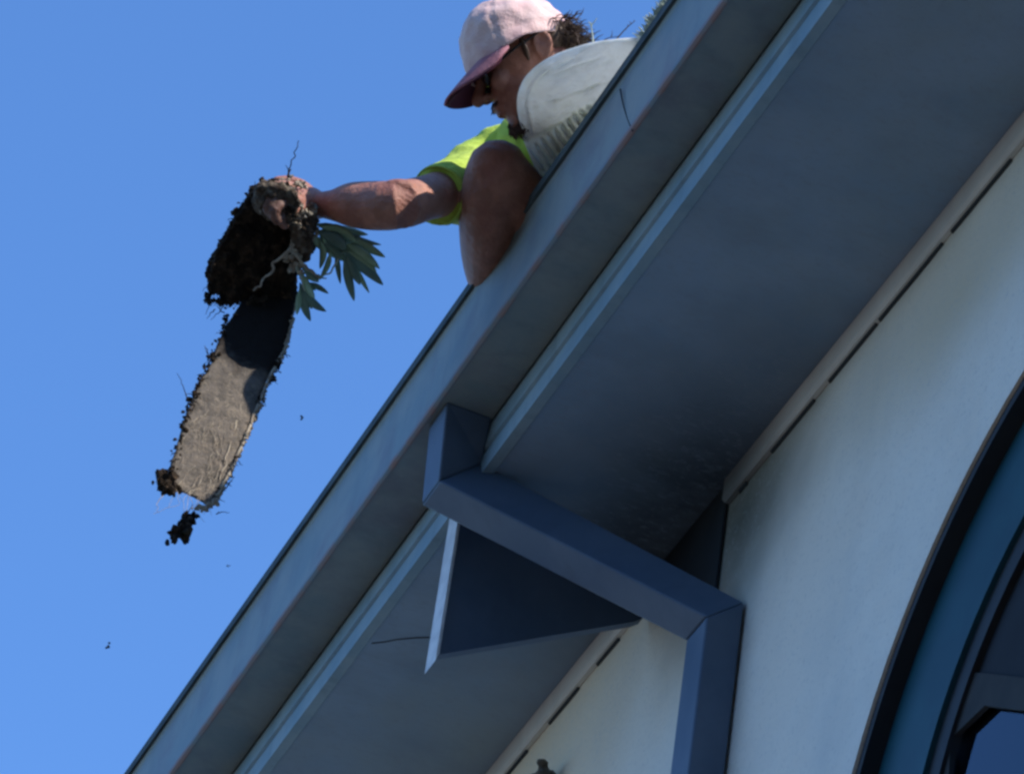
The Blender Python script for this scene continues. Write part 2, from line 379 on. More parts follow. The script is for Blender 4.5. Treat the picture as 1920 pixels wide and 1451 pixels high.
# window
win = empty('window', (ACX, Yw+.1, SILL)); win.parent = house; win.location = Vector((ACX, Yw+.1, SILL)) - house.location
def arch_band(bm, g0, g1, y0, y1, n=48):
    def path(g): return [(ACX-AA-g, SILL)] + [arch(k, g, n) for k in range(n+1)] + [(ACX+AA+g, SILL)]
    A, B = path(g0), path(g1); rs = []
    for (ax_, az), (bx, bz) in zip(A, B): rs.append([(ax_, y0, az), (ax_, y1, az), (bx, y1, bz), (bx, y0, bz)])
    rings(bm, rs)
bm = bmesh.new(); arch_band(bm, -.001, -.020, Yw+.006, Yw+.150); obj('reveal_lining', bm, m_reveal, win)
bm = bmesh.new(); arch_band(bm, -.021, -.215, Yw+.036, Yw+.075); obj('frame', bm, m_teal, win)
bm = bmesh.new(); arch_band(bm, -.216, -.262, Yw+.045, Yw+.085); obj('inner_frame', bm, m_reveal, win)
mg = bpy.data.materials.new('window_glass'); mg.use_nodes = True; t = mg.node_tree; t.nodes.clear()
o_ = t.nodes.new('ShaderNodeOutputMaterial'); mx = t.nodes.new('ShaderNodeMixShader'); fr = t.nodes.new('ShaderNodeFresnel'); fr.inputs[0].default_value = 1.5
tr = t.nodes.new('ShaderNodeBsdfTransparent'); tr.inputs[0].default_value = (.62, .72, .80, 1); gl = t.nodes.new('ShaderNodeBsdfGlossy'); gl.inputs['Roughness'].default_value = .01
gl.inputs[0].default_value = (.8, .9, 1, 1)
t.links.new(fr.outputs[0], mx.inputs[0]); t.links.new(tr.outputs[0], mx.inputs[1]); t.links.new(gl.outputs[0], mx.inputs[2]); t.links.new(mx.outputs[0], o_.inputs[0])
bm = bmesh.new(); arch_band(bm, -.131, -.132, Yw+.08, Yw+.081)
bm.free(); bm = bmesh.new()
n = 48; pts = [(ACX-AA+.255, SILL)] + [arch(k, -.255, n) for k in range(n+1)] + [(ACX+AA-.255, SILL)]
rings(bm, [[(x, Yw+.066, z) for x, z in pts], [(x, Yw+.070, z) for x, z in pts]])
obj('pane', bm, mg, win)
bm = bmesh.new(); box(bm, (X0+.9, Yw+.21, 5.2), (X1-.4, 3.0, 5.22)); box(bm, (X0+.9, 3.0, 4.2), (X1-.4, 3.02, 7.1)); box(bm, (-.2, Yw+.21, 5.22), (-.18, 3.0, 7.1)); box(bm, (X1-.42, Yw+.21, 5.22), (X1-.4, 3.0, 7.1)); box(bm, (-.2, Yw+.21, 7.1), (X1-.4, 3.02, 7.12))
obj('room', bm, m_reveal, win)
bm = bmesh.new()
yb_ = Yw + .052
b2 = bmesh.new()
bl = [at(*q, 1, Yw+.057) for q in ((1762,1275),(1850,1275),(1990,1292),(1990,860),(1935,930),(1870,1060),(1810,1180))]
rings(b2, [bl, [p + Vector((0, .006, 0)) for p in bl]]); obj('pane_cover', b2, m_cover, win)  # added dark panel covering the sky reflection in the upper pane
bar = [at(*q, 1, yb_) for q in ((1768,1256),(1850,1262),(1990,1278),(1990,1338),(1920,1331),(1846,1322),(1782,1384),(1779,1451),(1779,1520),(1752,1520),(1755,1400))]
rings(bm, [bar, [p + Vector((0, .009, 0)) for p in bar]])
obj('cross_beam', bm, m_timber, win)

# small dark fixture on wall at the bottom of view
c = at(1012, 1480, 1, Yw-.02)
bm = bmesh.new()
for k in range(26):
    ell(bm, c + Vector((random.uniform(-.05,.05), random.uniform(-.02,.01), random.uniform(-.03,.03)+.005)), [Vector((random.uniform(.008,.02),0,0)), Vector((0,.014,0)), Vector((0,0,random.uniform(.007,.016)))], 1)
o = fuse(obj('mud_nest', bm, m_mat_), .003, 1)
tag(o, 'small brown mud nest stuck to the wall below the eave', 'nest')

# ================================================================== PERSON
HT = 9.17
HS = HT / FPX                                  # metres per photo pixel at the head
Uv = (CX*-.45 - CY*.89 + CZ*.22).normalized(); Fv = CX*-.89 + CY*.45 - CZ*.10; Fv = (Fv - Uv*Fv.dot(Uv)).normalized(); Sv = -CZ; Sv = (Sv - Fv*Sv.dot(Fv) - Uv*Sv.dot(Uv)).normalized()
HC = P(990, 112, HT)
def H(f, u, s): return HC + Fv*f + Uv*u + Sv*s
person = empty('person', (.5, .3, 7.5))
tag(person, 'person in pink cap and lime shirt reaching a bare arm out over the gutter', 'person')
bm = bmesh.new()
ell(bm, H(.002, .012, 0), [Fv*.082, Uv*.090, Sv*.072])
ell(bm, H(.028, -.05, 0), [Fv*.062, Uv*.075, Sv*.056])
ell(bm, H(.052, -.098, 0), [Fv*.034, Uv*.026, Sv*.034])            # chin
ell(bm, H(.078, .022, 0), [Fv*.020, Uv*.014, Sv*.048])             # brow
tube(bm, [H(.086, .012, 0), H(.101, -.012, 0), H(.114, -.030, 0)], [.008, .010, .0125], 10)   # nose
ell(bm, H(.098, -.034, .010), [Fv*.010, Uv*.008, Sv*.009]); ell(bm, H(.098, -.034, -.010), [Fv*.010, Uv*.008, Sv*.009])
ell(bm, H(.086, -.058, 0), [Fv*.013, Uv*.007, Sv*.024]); ell(bm, H(.083, -.070, 0), [Fv*.013, Uv*.008, Sv*.021])  # lips
for s in (1, -1):
    ell(bm, H(.062, -.022, .036*s), [Fv*.022, Uv*.020, Sv*.020])   # cheek
    # ear: rim and lobe
    E_ = lambda f, u, w: H(-.024+f*.8, -.008+u*.8, w*s)
    tube(bm, [E_(.010,-.024,.070), E_(.014,-.006,.073), E_(.010,.018,.076), E_(-.006,.028,.078), E_(-.020,.018,.079), E_(-.020,-.004,.077), E_(-.008,-.022,.073), E_(.002,-.030,.070)], [.004,.004,.004,.0042,.0045,.0045,.005,.005], 8)
    ell(bm, E_(-.004, .0, .0705), [Fv*.014, Uv*.020, Sv*.007])
neck0, neck1 = H(-.035, -.06, 0), P(1062, 262, 9.36)
tube(bm, [H(-.02, -.02, 0), neck0, neck1], [.056, .055, .066], 16)
# torso (leaning over the roof edge)
hip = Vector((.72, .62, 7.86))
mid = Vector((.66, .42, 7.84))
sh_c = P(1050, 300, 9.42)
tube(bm, [neck1, sh_c, mid, hip], [.060, .098, .145, .160], 24, True)
shR = P(925, 325, 9.44)           # far shoulder (reaching arm)
elb = P(752, 384, 9.065); wri = P(604, 384, 9.165); hnd = P(566, 378, 9.19)
px = HT / FPX
tube(bm, [sh_c, shR, P(868, 355, 9.34), P(810, 368, 9.21), elb, P(700, 386, 9.095), P(660, 384, 9.12), P(628, 385, 9.147), wri], [.08, .070, .052, .041, .0435, .0440, .040, .029, .0235], 20)
ell(bm, P(748, 348, 9.055), [CX*.030, CY*.012, CZ*.018])     # elbow bump
# left arm, tucked behind
tube(bm, [sh_c, P(1135, 330, 9.3), Vector((1.02, .22, 7.68)), Vector((1.05, .12, 7.55))], [.07, .062, .042, .03], 16)
# hand : palm, fingers and thumb
palm = P(566, 378, 9.18)
tube(bm, [wri, P(585, 381, 9.195), P(556, 372, 9.165)], [.025, .033, .034], 14, True, .8)
FT = 9.09
fing = [  # knuckle, mid, tip joints (image px, depth)
    ([(556,356,9.135),(532,349,9.095),(506,352,9.07),(492,368,9.06),(498,384,9.062)], .0105),
    ([(560,366,9.13),(536,362,9.078),(512,370,9.052),(501,388,9.048),(508,402,9.052)], .0108),
    ([(564,378,9.13),(543,377,9.07),(521,387,9.045),(514,404,9.044),(521,414,9.048)], .0102),
    ([(570,390,9.135),(551,394,9.082),(533,404,9.058),(528,416,9.058),(534,424,9.062)], .0090)]
for pl, r in fing: tube(bm, [P(*q) for q in pl], [r*1.15, r*1.08, r, r*.95, r*.82], 10)
tube(bm, [P(586,374,9.20), P(566,352,9.20), P(542,342,9.20), P(520,341,9.195)], [.017, .0145, .0125, .0105], 10)
# right leg (knee raised) and foot ; left leg kneeling behind
knee = P(935, 332, 9.20)
tube(bm, [hip, P(1090, 440, 9.36), P(1010, 402, 9.27), knee], [.12, .088, .062, .058], 20)
tube(bm, [P(933, 322, 9.205), P(925, 372, 9.225), P(917, 428, 9.27), P(912, 500, 9.37), P(930, 580, 9.50)], [.058, .060, .055, .042, .032], 20)
ell(bm, P(918, 312, 9.165), [CX*.034, CY*.036, CZ*.022]); ell(bm, P(904, 350, 9.19), [CX*.016, CY*.026, CZ*.02])
foot0 = P(930, 580, 9.50)
tube(bm, [foot0, foot0 + Vector((-.02, -.01, -.05)), foot0 + Vector((-.10, .02, -.06)), foot0 + Vector((-.17, .04, -.06))], [.034, .036, .03, .02], 14)

tube(bm, [hip, Vector((.95, .45, 7.8)), Vector((1.2, .30, 7.62)), Vector((1.15, .45, 7.62)), Vector((1.0, .75, 7.74))], [.12, .09, .055, .05, .04], 18)
body = fuse(obj('body', bm, m_skin, person), .0034, 4, .5)

# --- cap crown
def patch(fn, nu, nv, th=.003):
    b = bmesh.new(); g = [[b.verts.new(fn(i/nu, j/nv)) for j in range(nv+1)] for i in range(nu+1)]
    for i in range(nu):
        for j in range(nv): b.faces.new((g[i][j], g[i+1][j], g[i+1][j+1], g[i][j+1]))
    bmesh.ops.remove_doubles(b, verts=b.verts, dist=1e-5)
    return b
CC = P(968, 86, HT)
Uc = (CX*-.297 - CY*.955 + CZ*.34).normalized(); Fc = CX*-.955 + CY*.297 - CZ*.26; Fc = (Fc - Uc*Fc.dot(Uc)).normalized(); Sc = -CZ; Sc = (Sc - Fc*Sc.dot(Fc) - Uc*Sc.dot(Uc)).normalized()
def crown(u, v):   # u around (0 front .. 1), v from top to rim
    a = 2*math.pi*u; th = v*R(103)
    f, s = math.cos(a), math.sin(a)
    rr = math.sin(th)**.82
    fr_ = max(0, f)
    p = CC + Fc*(f*rr*.096) + Sc*(s*rr*.086) + Uc*(math.cos(th)*.083 + .016*fr_*math.sin(th)*(1-v*.8) - .030*max(0, v-.8)*5*fr_)
    seam = min(abs(((u*6+.5) % 1)-.5), 1)
    p += (p-CC).normalized()*(.0050*noise.noise(p*22) + .0035*noise.noise(p*50) - .0022*math.exp(-(seam/.03)**2) - .0018*math.exp(-((v-.86)/.012)**2))
    return p
bm = patch(crown, 90, 40)
cap = obj('cap', bm, m_cap, person, True); md = cap.modifiers.new('solid', 'SOLIDIFY'); md.thickness = .003; md.offset = 1
# --- brim
Bd = (Fc*.86 - Uc*.51).normalized(); Bn = (Fc*.51 + Uc*.86).normalized()
def brim(u, v):
    a = (u-.5)*2                                # -1..1 across
    root = CC + Fc*(.094*math.sqrt(max(0, 1-(a*.88)**2))) + Sc*(a*.078) + Uc*(-.040 + .022*abs(a))
    L = .076*math.sqrt(max(0, 1-abs(a)**2.3))
    return root - Bd*.006*(1-v) + Bd*(L*v) - Bn*(.040*a*a*(.35+.65*v*L/.076)) - Bn*(.006*v*v)
bm = patch(brim, 30, 12); br = obj('brim', bm, m_capf, cap, True); md = br.modifiers.new('solid', 'SOLIDIFY'); md.thickness = .004; md.offset = 1
def brim2(u, v): return brim(.02+u*.96, v*.985) - Bn*.0035
bm = patch(brim2, 30, 12); obj('brim_lining', bm, m_under, cap, True)
bm = bmesh.new(); ell(bm, CC + Uc*.085, [Fc*.007, Sc*.007, Uc*.004], 2); obj('button', bm, m_capf, cap, True)
# cap emblem : faded stitched shape on the lit side panel
# --- beard, hair
bm = bmesh.new()
for k in range(520):
    s = random.choice((-1, 1)); q = random.random()
    if q < .2: f, u_, ss = random.uniform(.088,.097), random.uniform(-.056,-.050), random.uniform(0,.022)
    elif q < .6:
        a_ = random.uniform(-.2, 1.5); f, u_, ss = .056+.030*math.cos(a_), -.100-.022*math.sin(a_), random.uniform(0,.030)
    else:
        w_ = random.random(); f, u_, ss = .066-.070*w_+random.uniform(-.006,.006), -.106+.050*w_+random.uniform(-.012,.012), .032+.024*w_
    p = H(f, u_, ss*s); d = (Fv*random.uniform(-.2,.8) - Uv*random.uniform(.5,1.2) + Sv*s*random.uniform(-.2,.6)).normalized()
    tube(bm, [p, p + d*random.uniform(.003,.008)], [.0014, .0004], 4, False)
ell(bm, H(.053, -.102, 0), [Fv*.031, Uv*.021, Sv*.033], 3); ell(bm, H(.087, -.052, 0), [Fv*.009, Uv*.0045, Sv*.024], 2)
obj('beard', bm, m_beard, person, True)
bm = bmesh.new()
ell(bm, H(-.046, .004, 0), [Fv*.052, Uv*.050, Sv*.070], 3)
for k in range(420):
    s = random.choice((1, 1, -1)); u0 = random.uniform(-.03, .035)
    p = H(random.uniform(-.090,-.055), u0, s*random.uniform(.0,.066))
    pts = [p]; d = (-Fv*random.uniform(.3,1) - Uv*random.uniform(.1,.8) + Sv*s*random.uniform(-.1,.4)).normalized()
    for j in range(4):
        d = (d + Vector((random.uniform(-1,1), random.uniform(-1,1), random.uniform(-1,.6)))*.55).normalized(); pts.append(pts[-1] + d*.011)
    tube(bm, pts, [.0011,.0011,.0010,.0008,.0004], 4, False)
for k in range(10):                                   # stray wisps at the nape
    p = P(random.uniform(1060,1085), random.uniform(74,88), HT); pts = [p]; d = CX*random.uniform(.6,1) + CY*random.uniform(-.5,.15)
    for j in range(5):
        d = (d + CX*random.uniform(-.3,.4) + CY*random.uniform(-.4,.5)).normalized(); pts.append(pts[-1] + d*.010)
    tube(bm, pts, [.0014,.0013,.001,.001,.0008,.0004], 5, False)
for s in (1, -1):
    tube(bm, [H(.004, .02, .072*s), H(.006, .0, .074*s), H(.008, -.018, .071*s)], [.008, .009, .004], 8, True, .5)
obj('hair', bm, m_hair, person, True)
# sunglasses arm / dark glasses under the brim
m_glas = mat('dark_plastic', (.01, .01, .012), rough=.25)
bm = bmesh.new()
for s in (1, -1):
    tube(bm, [H(-.030, .014, .079*s), H(.02, .008, .076*s), H(.066, .000, .060*s)], [.002, .0024, .003], 8, True)
    ell(bm, H(.088, -.004, .034*s), [Fv*.007, Uv*.020, Sv*.027], 2)
tube(bm, [H(.098, .004, .012), H(.100, .006, 0), H(.098, .004, -.012)], [.003]*3, 6)
obj('sunglasses', bm, m_glas, person, True)

# --- shirt : torso shell and reaching sleeve
bm = bmesh.new()
tube(bm, [H(-.045, -.105, 0), neck1, sh_c, mid, hip + Vector((0, .0, .0))], [.058, .084, .118, .160, .172], 28, True)
tube(bm, [sh_c, shR, P(884, 350, 9.375), P(848, 360, 9.295), P(820, 366, 9.233)], [.10, .080, .070, .060, .053], 22, False)
tube(bm, [sh_c, P(1125, 325, 9.32), Vector((1.02, .22, 7.68))], [.1, .082, .06], 18, False)
sh = fuse(obj('shirt', bm, m_shirt, person), .006, 3)
tx = bpy.data.textures.new('folds', 'CLOUDS'); tx.noise_scale = .045; md = sh.modifiers.new('folds', 'DISPLACE'); md.texture = tx; md.strength = .016; md.mid_level = .5
bm = bmesh.new()      # rolled sleeve hem
hc = P(822, 366, 9.238); ax = (P(790, 370, 9.20) - P(860, 357, 9.325)).normalized(); a1 = ax.cross(Vector((.1,.2,1))).normalized(); a2 = ax.cross(a1)
rs = []
for k in range(28):
    an = 2*math.pi*k/28; d = a1*math.cos(an) + a2*math.sin(an)
    rs.append([hc + d*(.0525 + .003*math.cos(b_)) + ax*(.007*math.sin(b_) + .004*math.sin(an*3)) for b_ in [2*math.pi*j/8 for j in range(8)]])
rings(bm, rs + [rs[0]], False)
obj('sleeve_hem', bm, m_shirt, sh, True)
# --- shorts
bm = bmesh.new()
tube(bm, [mid + Vector((0,.1,0)), hip + Vector((0,.05,0))], [.175, .185], 24)
tube(bm, [hip, P(1120, 455, 9.40), P(1075, 432, 9.345)], [.14, .11, .09], 20, False)
tube(bm, [hip, Vector((.95, .45, 7.8)), Vector((1.1, .36, 7.70))], [.14, .11, .09], 20, False)
fuse(obj('shorts', bm, m_shorts, person), .008, 3)

# ================================================================== WHITE SACK on the gutter
ST = 8.99
outl = [(1010,346),(1003,318),(990,285),(981,262),(972,222),(969,196),(972,172),(984,146),(1008,122),(1040,103),(1075,90),(1110,80),(1150,74),(1192,71),(1222,74),(1262,96),(1262,160),(1200,270),(1110,380),(1040,402)]
bm = bmesh.new()
cen = Vector((sum(p[0] for p in outl)/len(outl), sum(p[1] for p in outl)/len(outl)))
def sk(i):  # smooth outline point
    n = len(outl); k = int(i) % n; t_ = i - int(i)
    p = [Vector(outl[(k+d) % n]) for d in (-1, 0, 1, 2)]
    return .5*((2*p[1]) + (p[2]-p[0])*t_ + (2*p[0]-5*p[1]+4*p[2]-p[3])*t_*t_ + (3*p[1]-p[0]-3*p[2]+p[3])*t_**3)
NA = len(outl)*6
def depthG(x, y):   # depth of the roof edge under this pixel column
    q = at(x, y, 2, Zt); return (q - CLOC).dot(CZ)
NR = 26
def sack_pt(i, j, side):
    o2_ = sk(i/6.0); a = j/NR
    p = cen + (o2_-cen)*math.sin(a*math.pi/2)
    bulge = math.cos(a*math.pi/2)**.9
    base = (at(p.x, p.y, 2, Zt+.070) - CLOC).dot(CZ)
    dep = base - side*.055*bulge
    if side > 0:
        # seam parallel to the rounded end, creases, and gathered ribs low down
        e = (cen-p).length/(cen-o2_).length
        if p.x < 1080 and p.y < 250: dep += .009*math.exp(-((e-.80)/.035)**2)
        rt = (p.x*.80 - p.y*.60, p.x*.60 + p.y*.80)
        dep += (.016*abs(noise.noise(Vector((rt[0]*.010, rt[1]*.030, 7)))) + .007*abs(noise.noise(Vector((rt[0]*.022, rt[1]*.06, 2)))))*bulge**.3
        for cy_, ln in ((212, 60), (178, 75), (128, 50)):
            dep += .011*math.exp(-((p.y - cy_ + (p.x-1060)*.33 + 5*noise.noise(Vector((p.x*.03, cy_, 0))))/4.5)**2)*math.exp(-((p.x-1085)/ln)**2)
        dep += .010*noise.noise(Vector((p.x*.012, p.y*.022, 3)))*bulge**.3 + .004*noise.noise(Vector((p.x*.04, p.y*.05, 1)))
        # lower fold line
        q1 = p.x - 985; ridge = 262 - q1*.52
        dep += .012*math.exp(-((p.y-ridge)/7)**2)*(1 if 975 < p.x < 1130 else 0)
        # ribs in a band between fold line and gutter
        along = (p.x-1010)*.80 - (p.y-300)*.60; across = (p.x-1055)*.60 + (p.y-262)*.80
        if abs(across) < 26 and -20 < along < 170:
            dep += .019*math.cos(along*2*math.pi/15.5)*math.cos(across/26*math.pi/2)**.5
        dep += .016*math.exp(-((across-33)/4.5)**2)*(1 if -15 < along < 130 else 0)
    gl = (p.x - (1269 - .705*p.y))*.82          # how far past the gutter's lip
    if gl > -14: dep = max(dep, (at(p.x, p.y, 2, Zt) - CLOC).dot(CZ) + .004 + .028*min(1, (gl+14)/28))
    return P(p.x, p.y, dep)
NR = 60
for side in (1, -1):
    nr = NR if side > 0 else 14
    NRb = NR; NR = nr
    g = [[bm.verts.new(sack_pt(i, j, side)) for j in range(1, nr+1)] for i in range(0, NA)]
    c0 = bm.verts.new(sack_pt(0, 0, side)); NR = NRb
    for i in range(NA):
        k = (i+1) % NA
        bm.faces.new((c0, g[i][0], g[k][0]))
        for j in range(nr-1): bm.faces.new((g[i][j], g[i][j+1], g[k][j+1], g[k][j]))
bmesh.ops.remove_doubles(bm, verts=bm.verts, dist=1e-5)
sack = obj('sack', bm, m_sack, None, True)
tag(sack, 'dirty white cloth sack with ribbed gathers bulging over the gutter beside the face', 'sack')

# ================================================================== CLOD of soil and roots cast in the gutter's shape
clod = empty('root_clod', P(530, 400, 9.1))
tag(clod, 'long dark clod of soil and matted roots held by the reaching hand', 'clod')
def rough_slab(outline, t0, t1, thick, amp, nfreq, tilt=(0, 0), cuts=5, seed=0):
    b = bmesh.new()
    c_ = Vector((sum(p[0] for p in outline)/len(outline), sum(p[1] for p in outline)/len(outline)))
    y0 = min(p[1] for p in outline); y1 = max(p[1] for p in outline)
    def dp(p): return t0 + (t1-t0)*(p[1]-y0)/(y1-y0) + tilt[0]*(p[0]-c_.x) + tilt[1]*(p[1]-c_.y)
    n = len(outline)
    fr_ = [b.verts.new(P(p[0], p[1], dp(p))) for p in outline]; bk = [b.verts.new(P(p[0], p[1], dp(p)+thick)) for p in outline]
    b.faces.new(fr_); b.faces.new(bk)
    for i in range(n): b.faces.new((fr_[i], fr_[(i+1) % n], bk[(i+1) % n], bk[i]))
    return b
def soil(name, outline, t0, t1, thick, tilt, m_, amp=.012, seed=0, vox=.0045):
    b = rough_slab(outline, t0, t1, thick, 0, 0, tilt)
    o = obj(name, b, m_, clod)
    r = o.modifiers.new('remesh', 'REMESH'); r.mode = 'VOXEL'; r.voxel_size = vox; r.use_smooth_shade = True
    s_ = o.modifiers.new('smooth', 'SMOOTH'); s_.iterations = 4
    for sc, st in ((.035, amp), (.010, amp*.7), (.004, amp*.25)):
        tx = bpy.data.textures.new(name+'_tex', 'CLOUDS'); tx.noise_scale = sc
        d = o.modifiers.new('rough', 'DISPLACE'); d.texture = tx; d.strength = st; d.mid_level = .5; d.texture_coords = 'GLOBAL'
    return o
up_out = [(484,352),(502,343),(540,345),(578,352),(590,385),(588,430),(572,470),(556,520),(552,575),(520,588),(490,556),(462,566),(440,562),(424,560),(408,548),(396,552),(392,520),(396,492),(412,462),(424,440),(440,410),(462,380)]
slab_out = [(458,560),(556,545),(546,610),(530,668),(500,712),(478,775),(455,830),(432,885),(412,925),(392,948),(366,934),(336,920),(322,905),(320,870),(338,812),(352,765),(376,715),(396,680),(418,620)]
spot('root_mat', tuple(P(520, 570, 9.12)), (.165, .165, .19), (.016, .013, .012), .97, 38, wob=.42, soft=.3)  # paints the shadow on the upper slab into its colour
s1 = soil('soil_lump', up_out, 9.14, 9.19, .10, (0.0003, 0), m_soil, .018)
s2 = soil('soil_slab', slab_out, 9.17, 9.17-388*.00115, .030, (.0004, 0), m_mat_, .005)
soil('matted_lump', [(480,352),(500,340),(528,343),(552,354),(562,380),(556,410),(538,420),(510,412),(488,398),(476,372)], 9.038, 9.055, .08, (0, 0), m_mat2, .022)
soil('root_column', [(556,398),(590,382),(593,430),(589,468),(574,492),(556,484),(546,440)], 9.105, 9.12, .06, (0, 0), m_mat2, .026)
# crumbs clinging along edges
bm = bmesh.new()
def SD(x, y): return 9.17 - (y-560)*.00115 + .0004*(x-440)
def TD(t, x, y): return SD(x, y) if t == 'slab' else t
def crumbs(path, k, spread, t, rmin=.002, rmax=.006):
    for _ in range(k):
        s = random.random()*(len(path)-1); i = int(s); f_ = s-i
        x = path[i][0]*(1-f_)+path[i+1][0]*f_ + random.gauss(0, spread); y = path[i][1]*(1-f_)+path[i+1][1]*f_ + random.gauss(0, spread)
        r = random.uniform(rmin, rmax)
        c_ = P(x, y, TD(t, x, y) + random.uniform(-.012, .03)); n0 = len(bm.verts)
        ell(bm, c_, [CX*r*random.uniform(.7,1.3), CY*r*random.uniform(.7,1.3), CZ*r], 1)
        bm.verts.ensure_lookup_table()
        for v in bm.verts[n0:]: v.co = c_ + (v.co-c_)*max(.35, 1+noise.noise(v.co*420)*1.3)
crumbs([(480,350),(440,412),(398,490),(390,560)], 130, 4, 9.16)
crumbs([(395,560),(440,570),(500,560)], 60, 6, 9.17)
crumbs([(430,590),(385,700),(350,770),(325,880),(312,905)], 230, 4.5, 'slab', .0012, .0045)
crumbs([(310,880),(306,905),(325,915)], 60, 7, 'slab', .003, .008)
crumbs([(296,914),(305,912)], 8, 2, 'slab', .002, .005)
crumbs([(352,985),(338,1000)], 42, 9, 'slab', .004, .009); crumbs([(322,1014),(334,1008)], 10, 4, 'slab', .003, .006)
crumbs([(492,352),(520,350),(545,360)], 70, 7, 9.07, .002, .0055); crumbs([(500,372),(520,392),(550,400)], 90, 8, 9.055, .0015, .005); crumbs([(560,395),(575,420)], 40, 8, 9.10, .002, .005)
crumbs([(366,965),(356,975)], 12, 4, 'slab', .002, .005)
crumbs([(545,600),(520,690),(480,770)], 30, 3, 'slab', .002, .005); crumbs([(522,676),(516,690)], 12, 3, 'slab', .003, .005)
tag(obj('soil_crumbs', bm, m_soil, clod), kind='stuff')
# pale crust down the right edge and pale clumps by the hand
bm = bmesh.new()
crumbs([(553,560),(546,610),(532,660),(506,708),(484,765),(460,822),(436,878),(414,922),(398,945)], 260, 2.2, 'slab', .0016, .0045)
crumbs([(395,945),(380,952),(368,950)], 40, 4, 'slab', .0015, .004)
crumbs([(575,395),(570,440),(560,470),(552,500)], 190, 9, 9.135, .002, .006)
crumbs([(490,352),(520,348),(545,352)], 70, 6, 9.12, .002, .006)
crumbs([(500,350),(535,345),(570,350)], 46, 5, 9.10, .002, .005); crumbs([(545,395),(560,410)], 60, 10, 9.08, .002, .005); crumbs([(490,372),(530,360),(560,375)], 40, 9, 9.06, .0015, .0035)
tag(obj('pale_crust', bm, m_root, clod), kind='stuff')
# roots
bm = bmesh.new()
def root(pts, r0, r1, t, wig=3, n=6):
    q = []
    for i in range(len(pts)-1):
        for k in range(4):
            f_ = k/4; x_, y_ = pts[i][0]*(1-f_)+pts[i+1][0]*f_+random.gauss(0,wig*.4), pts[i][1]*(1-f_)+pts[i+1][1]*f_+random.gauss(0,wig*.4); q.append(P(x_, y_, TD(t, x_, y_)+random.uniform(-.003,.003)-(.004 if t == 'slab' else 0)))
    q.append(P(*pts[-1], TD(t, *pts[-1]))); L = len(q)
    tube(bm, q, [r0+(r1-r0)*i/(L-1) for i in range(L)], n, False)
root([(552,462),(520,488),(498,520),(475,545)], .0032, .0016, 9.112, 5)
root([(556,478),(570,500),(600,520)], .003, .002, 9.12)
for k in range(60):     # fine roots matted over the slab face
    y = random.uniform(715, 935); xr = 500-(y-712)*.46; x = random.uniform(xr-95, xr-6)
    root([(x, y), (x+random.gauss(-5,9), y+random.uniform(8,30)), (x+random.gauss(-10,14), y+random.uniform(30,52))], random.uniform(.0003,.0007), .0003, 'slab', 3, 4)
root([(549,600),(534,655),(506,706),(482,765),(459,822),(436,878),(414,920),(396,948)], .0030, .0020, 'slab', 2)
root([(455,740),(440,800),(425,860),(412,900)], .0014, .001, 'slab', 3)
tag(obj('fine_roots', bm, m_root, clod), kind='stuff')
bm = bmesh.new()
root([(540,334),(543,312),(552,288),(560,264)], .0014, .0007, 9.15, 3)
root([(540,334),(545,318)], .002, .0014, 9.15); root([(543,322),(535,310)], .0009, .0004, 9.15, 1)
for a_, b_ in (((385,655),(397,676)),((383,648),(389,662)),((520,690),(528,700)),((545,668),(524,664)),((440,893),(425,912)),((415,925),(430,905)),((430,960),(405,962)),((455,872),(440,858)),((290,905),(315,880)),((388,598),(404,580)),((395,600),(420,575)),((386,590),(398,560)),((404,572),(420,588)),((388,570),(396,545)),((395,545),(384,568)),((368,950),(352,980)),((360,945),(350,965)),((350,975),(332,1010)),((332,700),(352,750))):
    root([b_, ((a_[0]+b_[0])/2+random.gauss(0,3), (a_[1]+b_[1])/2), a_], .0011, .0004, 'slab', 2)
for k in range(210):     # ragged fibres round the edge of the lump and slab
    path = random.choice(([(480,350),(440,412),(398,490),(390,560)], [(395,560),(440,570),(500,560)], [(430,590),(385,700),(350,770),(325,880),(312,905)], [(553,560),(532,660),(484,765),(436,878),(405,940)]))
    s_ = random.random()*(len(path)-1); i_ = int(s_); f0 = s_-i_; x = path[i_][0]*(1-f0)+path[i_+1][0]*f0; y = path[i_][1]*(1-f0)+path[i_+1][1]*f0
    a_ = random.uniform(0, 6.28); l_ = random.uniform(5, 16); tt = 9.16 if y < 575 else 'slab'
    root([(x, y), (x+l_*.5*math.cos(a_)+random.gauss(0,2), y+l_*.5*math.sin(a_)), (x+l_*math.cos(a_), y+l_*math.sin(a_)+3)], random.uniform(.0006,.0013), .0003, tt, 1.5, 4)
tag(obj('root_hairs', bm, m_soil, clod), kind='stuff')

